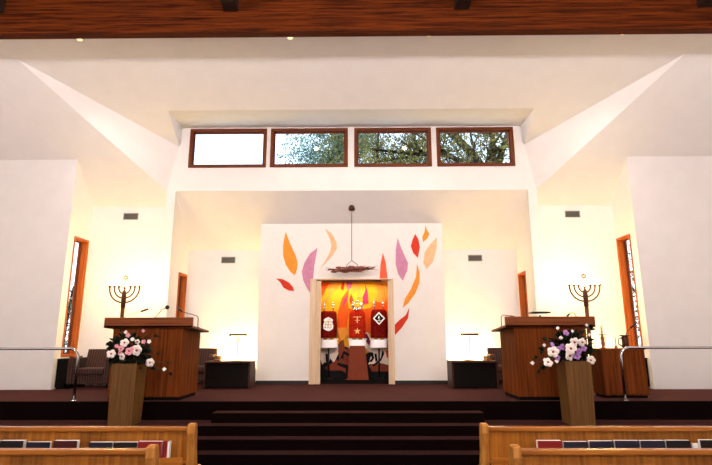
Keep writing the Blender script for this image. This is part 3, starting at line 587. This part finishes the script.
def flowers(loc,bl,lv,label,seed):
    t=thing('flower_arrangement',label,'flowers',loc); rr=random.Random(seed)
    MB().lathe([(.10,0),(.13,.02),(.14,.05),(.12,.055)],n=20).build('bowl','blackmetal',t)
    st=MB(); n=0
    for x,z,r,c in bl:
        far=abs(x)>.33 or z>.38
        y=-.16+rr.uniform(-.05,.03); p=(x,y,z); r*=1.3
        m=MB(); mc=MB() if r>.045 else None
        blossom(m,mc,p,r,rr)
        o=m.build('blossom',{'w':'wblossom','p':'pblossom','v':'vblossom'}[c],t)
        if mc: mc.build('flower_centre','centre',o)
        st.tube([(x*.1,0,.05),(x*.5,-.06,z*.5+.08),(x*.85,y*.8,z*.9),(x,y+.01,z)],.004,5)
    lf=MB()
    def leaf(p,L,d):
        d=Vector(d).normalized(); q=d.to_track_quat('Y','Z').to_matrix()@Matrix.Rotation(rr.uniform(-1,1),3,'Y')
        w=L*.32; P=[(0,0,0),(w,L*.35,.01),(w*.8,L*.7,.0),(0,L,-.01),(-w*.8,L*.7,0),(-w,L*.35,.01)]
        lf.sheet([tuple(Vector(p)+q@Vector(v)) for v in P],tuple(q@Vector((0,0,.003))))
    for x,z in lv:
        y=-.10+rr.uniform(-.05,.03); st.tube([(x*.1,0,.05),(x*.5,-.04,z*.5+.06),(x*.95,y,z)],.004,5)
        for k in range(3): leaf((x,y,z),rr.uniform(.07,.12),(x+rr.uniform(-.4,.4),rr.uniform(-.3,.1),z+rr.uniform(-.4,.4)))
    for k in range(240):
        a=rr.uniform(0,2*PI); u=rr.random()**.6
        x=.30*u*math.cos(a); z=.16+.22*u*math.sin(a)+.05
        leaf((x,rr.uniform(-.12,.10),max(z,.02)),rr.uniform(.08,.15),(math.cos(a)+rr.uniform(-.5,.5),rr.uniform(-.5,.3),math.sin(a)+rr.uniform(-.5,.5)))
    st.build('stems','stem',t); o=lf.build('leaves','leaf',t); o['kind']='stuff'
def pedestal(x,zt,label):
    t=thing('flower_pedestal',label,'pedestal',(x,8.62,-.31)); w0,w1=.195,.213; H=zt+.31; m=MB()
    m._add([(-w0,0,0),(w0,0,0),(w0,.38,0),(-w0,.38,0),(-w1,-.012,H),(w1,-.012,H),(w1,.40,H),(-w1,.40,H)],[(0,3,2,1),(4,5,6,7),(0,1,5,4),(1,2,6,5),(2,3,7,6),(3,0,4,7)])
    m.build('column','oak',t); MB().box(-w1,w1,-.012,.40,H,H+.008).build('top','oak',t)
pedestal(-3.72,.66,'tall tan wooden pedestal in front of the left pulpit'); pedestal(3.83,.69,'tall tan wooden pedestal in front of the right pulpit')
flowers((-3.75,8.80,.669),BL,LL,'pink and ivory flower arrangement on the left pedestal',5)
flowers((3.80,8.80,.699),BR,LR,'white and lilac flower arrangement on the right pedestal',9)
# ------------------------------------------------------------------ pews
def pew(x0,x1,y,inner,label):
    # y = rear face of the backrest; inner = x of the aisle end
    t=thing('pew',label,'pew',((x0+x1)/2,y,NZ),0,'oak pews'); h=(x1-x0)/2; H=.94
    MB().box(-h+.07,h-.07,0,.035,.10,H-.045,.003).build('back_panel','pew',t)
    MB().box(-h+.07,h-.07,-.022,.06,H-.045,H,.01).build('top_rail','pew_h',t)
    MB().box(-h+.07,h-.07,.04,.52,.41,.455,.012).build('seat','pew_h',t)
    MB().box(-h+.07,h-.07,-.012,.05,.10,.20,.004).build('lower_rail','pew_h',t)
    prof=[(-.06,0),(.56,0),(.56,.05),(.50,.10),(.46,.30),(.47,.36),(.43,.40),(.25,.42),(.14,.50),(.09,.68),(.065,.88),(.06,.95),(.05,.972),(-.02,.975),(-.045,.96),(-.05,.88),(-.02,.75),(.0,.5),(-.02,.1),(-.06,.05)]
    for sx in (-1,1):
        a,b=sorted((sx*h,sx*(h-.075))); m=MB().prism(prof,'x',a,b)
        bmesh.ops.bevel(m.bm,geom=[e for e in m.bm.edges if abs(e.verts[0].co.x-e.verts[1].co.x)<1e-6],offset=.008,segments=2,affect='EDGES')
        m.build('end_panel','pew_end',t)
    rk=MB().box(-h+.075,h-.075,-.115,-.001,.585,.605,.003).build('book_rack','pew',t)
    MB().box(-h+.075,h-.075,-.13,-.115,.585,.66,.003).build('rack_lip','pew_h',rk)
    return t
AX0=1.51
pew(-6.2,-1.515,5.6,1,'left front pew, honey oak, with prayer books in its rear rack')
pew(1.49,6.2,5.6,1,'right front pew, honey oak, with prayer books in its rear rack')
pew(-6.2,-1.49,4.5,1,'left nearer pew, only its oak back and end post in view')
pew(1.49,6.2,4.5,1,'right nearer pew, only its oak back and end post in view')
# ------------------------------------------------------------------ books standing in the racks
BW=.245
def book(x,z,mat,label,w=BW,th=.034,flip=False,h=.21,group='books in the left pew rack'):
    t=thing('prayer_book',label,'book',(x,5.49,-.168),0,group)
    m=MB().box(-w/2,w/2,0,.004,0,h,.001).box(-w/2,w/2,th-.004,th,0,h,.001).box(-w/2,-w/2+.004,.004,th-.004,0,h,.001); m.build('cover',mat,t)
    MB().box(-w/2+.004,w/2,.004,th-.004,.004,h).build('pages','page',t)
    if flip: t.rotation_euler=(0,0,PI); t.location.y+=th
    return t
def bookgroup(items,group,flip=False):
    for x,mat,lb,dh,th in items: book(x,0,mat,lb,h=.21+dh,th=th+.015,group=group,flip=flip)
bookgroup([(-3.655,'black','leftmost book in the left pew rack, black with white fore edge',.005,.04),
 (-3.385,'black','second book from left in the left pew rack, black with thick white edge',.005,.042),
 (-3.105,'navy','third book from left in the left pew rack, black with thin white edge',-.008,.022),
 (-2.825,'maroonbook','dark maroon book with thick white edge in the left pew rack',.005,.042),
 (-2.455,'navy','dark book right of the empty gap in the left pew rack',-.01,.03),
 (-2.20,'black','dark book just left of the red ones in the left pew rack',-.01,.03),
 (-1.945,'redbook','red book behind the near pew end post in the left rack',-.002,.03),
 ],'books in the left pew rack')
bookgroup([(2.165,'redbook','red book, first from the aisle in the right pew rack',.005,.04),
 (2.43,'navy','navy book directly right of the red one in the right pew rack',-.004,.03),
 (2.695,'navy','third book from the aisle in the right pew rack, navy with white edge',.002,.03),
 (2.955,'navy','fourth book from the aisle in the right pew rack, navy with white edge',.006,.03),
 (3.215,'navy','fifth book from the aisle in the right pew rack, navy',.006,.03),
 (3.475,'black','black book left of the small white gap in the right pew rack',.008,.03),
 (3.82,'black','rightmost black book in the right pew rack',.012,.03),
 ],'books in the right pew rack',True)
t=tag(MB().box(-.03,.03,0,.02,0,.19,.002).build('card_stack','page',None,(3.65,5.50,-.168)),'small white card stack between black books in the right rack','cards')
# two more in the right of the left rack
t=thing('prayer_book','red book with broad white edge at the aisle end of the left rack','book',(-1.775,5.49,-.168),0)
MB().box(-.035,.012,0,.06,0,.21,.002).build('cover','redbook',t); MB().box(.0125,.032,.003,.057,.003,.205).build('pages','page',t)
# ------------------------------------------------------------------ outdoors
struct(MB().box(-60,60,13.9,80,-1.2,-1.0).box(-60,-9.9,-10,13.9,-1.2,-1.0).box(9.9,60,-10,13.9,-1.2,-1.0).build('ground','bounceground'),'unseen ground outside, made pale to bounce daylight indoors','ground')
def tree(x,y,H,cr,cz,n,fol,label,trunk_r=.3,seed=1,br=14,leaf=.16,limbs=None):
    t=thing('tree',label,'tree',(x,y,-1.0),0,'trees outside the windows'); rr=random.Random(seed)
    m=MB(); m.tube([(0,0,0),(.1,0,H*.25),(-.05,.1,H*.5),(.1,0,H*.75),(.2,0,H*.95)],trunk_r,10,.06)
    tips=[]
    def limb(p,d,L,r,dep):
        pts=[Vector(p)]; d=Vector(d).normalized()
        for k in range(5):
            d=(d+Vector((rr.uniform(-.3,.3),rr.uniform(-.3,.3),rr.uniform(-.15,.25)))).normalized(); pts.append(pts[-1]+d*L/5)
        m.tube(pts,r,6,r*.3)
        for p_ in pts[1:]: tips.append(p_)
        if dep: 
            for k in range(3): limb(pts[2+k],(d.x+rr.uniform(-1,1),d.y+rr.uniform(-1,1),d.z+rr.uniform(-.6,.7)),L*.55,r*.45,dep-1)
    for i in range(br):
        a=rr.uniform(0,2*PI); z=H*rr.uniform(.3,.85); limb((0,0,z),(math.cos(a),math.sin(a),rr.uniform(0,.7)),cr*rr.uniform(.6,.9),trunk_r*.38,2)
    if limbs:
        for p in limbs: m.tube(p[0],p[1],8,p[1]*.55)
    m.build('trunk','bark',t)
    vs=[];fs=[]
    for i in range(n):
        if rr.random()<.75 and tips: c=rr.choice(tips)+Vector((rr.gauss(0,.45),rr.gauss(0,.45),rr.gauss(0,.4)))
        else:
            a=rr.uniform(0,2*PI); u=rr.uniform(-1,1); q=rr.random()**.4*cr; s_=math.sqrt(1-u*u); c=Vector((q*s_*math.cos(a),q*s_*math.sin(a),cz+u*q*.8))
        e1=Vector((rr.gauss(0,1),rr.gauss(0,1),rr.gauss(0,1))).normalized(); e2=e1.cross(Vector((rr.gauss(0,1),rr.gauss(0,1),rr.gauss(0,1)))).normalized()
        L=leaf*rr.uniform(.6,1.3); k=len(vs); vs+=[c-e1*L,c-e2*L*.4,c+e1*L,c+e2*L*.4]; fs.append((k,k+1,k+2,k+3))
    me=bpy.data.meshes.new('foliage'); me.from_pydata([tuple(v) for v in vs],[],fs); me.materials.append(M[fol]); o=bpy.data.objects.new('foliage',me); COL.objects.link(o); o.parent=t; o['kind']='stuff'
    return t
tree(5.7,20.0,13,5.0,9.6,34000,'foliage','big dark oak tree seen through the fourth high window',.36,4,16,.065,
     [([(0,0,8.5),(-.9,0,9.8),(-1.9,0,10.9),(-2.6,0,11.8)],.22),([(0,0,8.6),(.5,0,9.8),(1.0,0,11.2)],.17),([(-.3,.2,9.2),(-2.0,0,9.6),(-3.6,0,9.7),(-5.0,0,9.9)],.10)])
tree(-1.6,29.5,15.5,3.4,13.2,34000,'foliage2','blue-green tree seen through the second high window',.3,8,12,.085)
tree(0.9,23.0,12.5,3.0,10.4,26000,'foliage','dark leafy tree seen through the third high window',.24,15,14,.07,
     [([(0,0,8.4),(1.0,0,9.6),(2.2,0,10.1),(3.2,0,10.9)],.12),([(0,.2,9),(-1.2,0,10.4),(-1.6,0,11.6)],.12)])
tree(-10.6,18.5,4.2,1.3,2.4,1800,'foliage2','small tree outside the left alcove window',.08,3,8,.07)
tree(9.8,15.8,5.5,1.3,3.6,5000,'foliage','dense tree outside the right alcove window',.09,6,10,.07)
# ------------------------------------------------------------------ light
W=bpy.data.worlds.new('World'); SC.world=W; W.use_nodes=True; wn=W.node_tree.nodes; wl_=W.node_tree.links
bg=wn['Background']; sky=wn.new('ShaderNodeTexSky'); sky.sky_type='HOSEK_WILKIE'; sky.turbidity=6; sky.sun_direction=Vector((-.3,-.6,.7)).normalized(); sky.ground_albedo=.3
hs=wn.new('ShaderNodeHueSaturation'); hs.inputs['Saturation'].default_value=.6; wl_.new(sky.outputs[0],hs.inputs['Color']); wl_.new(hs.outputs[0],bg.inputs[0]); bg.inputs[1].default_value=SKY
def light(name,kind,loc,power,color,size=.1,target=None,spot=None,blend=.6,shape=None,sy=None):
    d=bpy.data.lights.new(name,kind); d.energy=power; d.color=color
    if kind=='AREA':
        d.size=size
        if shape: d.shape=shape
        if sy: d.size_y=sy
    elif kind=='SUN': d.angle=size
    else: d.shadow_soft_size=size
    if spot: d.spot_size=R(spot); d.spot_blend=blend
    o=bpy.data.objects.new(name,d); COL.objects.link(o); o.location=loc
    if target is not None: o.rotation_euler=(Vector(target)-Vector(loc)).to_track_quat('-Z','Y').to_euler()
    return o
light('sun','SUN',(0,0,30),SUN,(1,.93,.8),R(1),target=(3,14,0))
WARM=(1,.86,.74); AMB=(1,.68,.20)
# unseen point lights added over the pews to brighten ceilings and walls
for x in (-5,0,5):
    for y in (-2.5,2.8):
        light('nave_fill','POINT',(x,y,6.3),NAVE,(1,.92,.88),.3)
# stage lights fixed behind the beam; the two at right are added to light that side
for i,(x,yy) in enumerate(((-5.35,8.93),(-1.15,8.93),(1.6,8.87),(5.4,8.87))):
    t=thing('stage_light',('leftmost','second from left','added second from right','added rightmost')[i]+' small recessed stage lamp just behind the big beam','lamp',(x,yy,6.927),0,'stage lamps behind the beam')
    MB().lathe([(.055,-.012),(.065,-.008),(.065,0),(.055,0)],n=20).build('trim_ring','wall',t)
    MB().lathe([(.045,-.016),(.052,-.013),(.03,-.0125)],n=16).build('lens','lens',t)
    light('stage_spot','SPOT',(x,9.12,6.86),STAGE,WARM,.06,target=(x*.8,SY,0),spot=SPA,blend=.9)
    light('step_spot','SPOT',(x,9.12,6.86),STEP,WARM,.05,target=(x*.7,8.9,0),spot=60,blend=.8)
# menorah bulbs
for x in (-5.06,5.20):
    for dx in (-.28,0,.28): light('menorah_glow','POINT',(x+dx,11.29,2.34),MEN,AMB,.05)
# uplights standing on the floor behind the furniture
for x,y,lb in ((-5.15,12.0,'behind the left alcove armchair'),(5.75,12.0,'in the right alcove corner'),(-3.15,12.86,'behind the left niche armchair'),(3.15,12.86,'behind the right niche armchair'),(-2.55,12.86,'behind the left side table'),(2.6,12.86,'behind the right side table')):
    t=thing('uplight','small black floor uplight '+lb,'lamp',(x,y,0),0,'floor uplights')
    MB().lathe([(.06,0),(.06,.015),(.02,.02),(.02,.30),(.05,.32),(.055,.42),(.045,.42),(.04,.36)],n=14).build('housing','blackmetal',t)
    light('uplight_lamp','SPOT',(x,y,UPZ),UP,AMB,.04,target=(x,y+.5,UPZ+.45),spot=165,blend=.5)
for x in (-2.57,2.70): light('table_lamp_glow','POINT',(x,11.65,1.09),TL,AMB,.03)
# picture light inside the ark
light('ark_light','AREA',(0,12.52+.14,2.40),ARK,(1,.80,.55),1.4,target=(0,12.95,1.2),shape='RECTANGLE',sy=.04)
# ------------------------------------------------------------------ camera
cam=bpy.data.cameras.new('camera'); co=bpy.data.objects.new('camera',cam); COL.objects.link(co); SC.camera=co
cam.sensor_fit='HORIZONTAL'; cam.sensor_width=36; cam.lens=501.54/712*36; cam.clip_end=300
pitch,roll,yaw=.2077,-.0020,.0103
co.location=(.2425,0,1.08)
co.matrix_world=Matrix.Translation((.2425,0,1.08))@Matrix.Rotation(yaw,4,'Z')@Matrix.Rotation(PI/2+pitch,4,'X')@Matrix.Rotation(roll,4,'Z')
vs=SC.view_settings; vs.view_transform='Standard'; vs.look='None'; vs.gamma=1; vs.use_curve_mapping=False; vs.exposure=EXPO
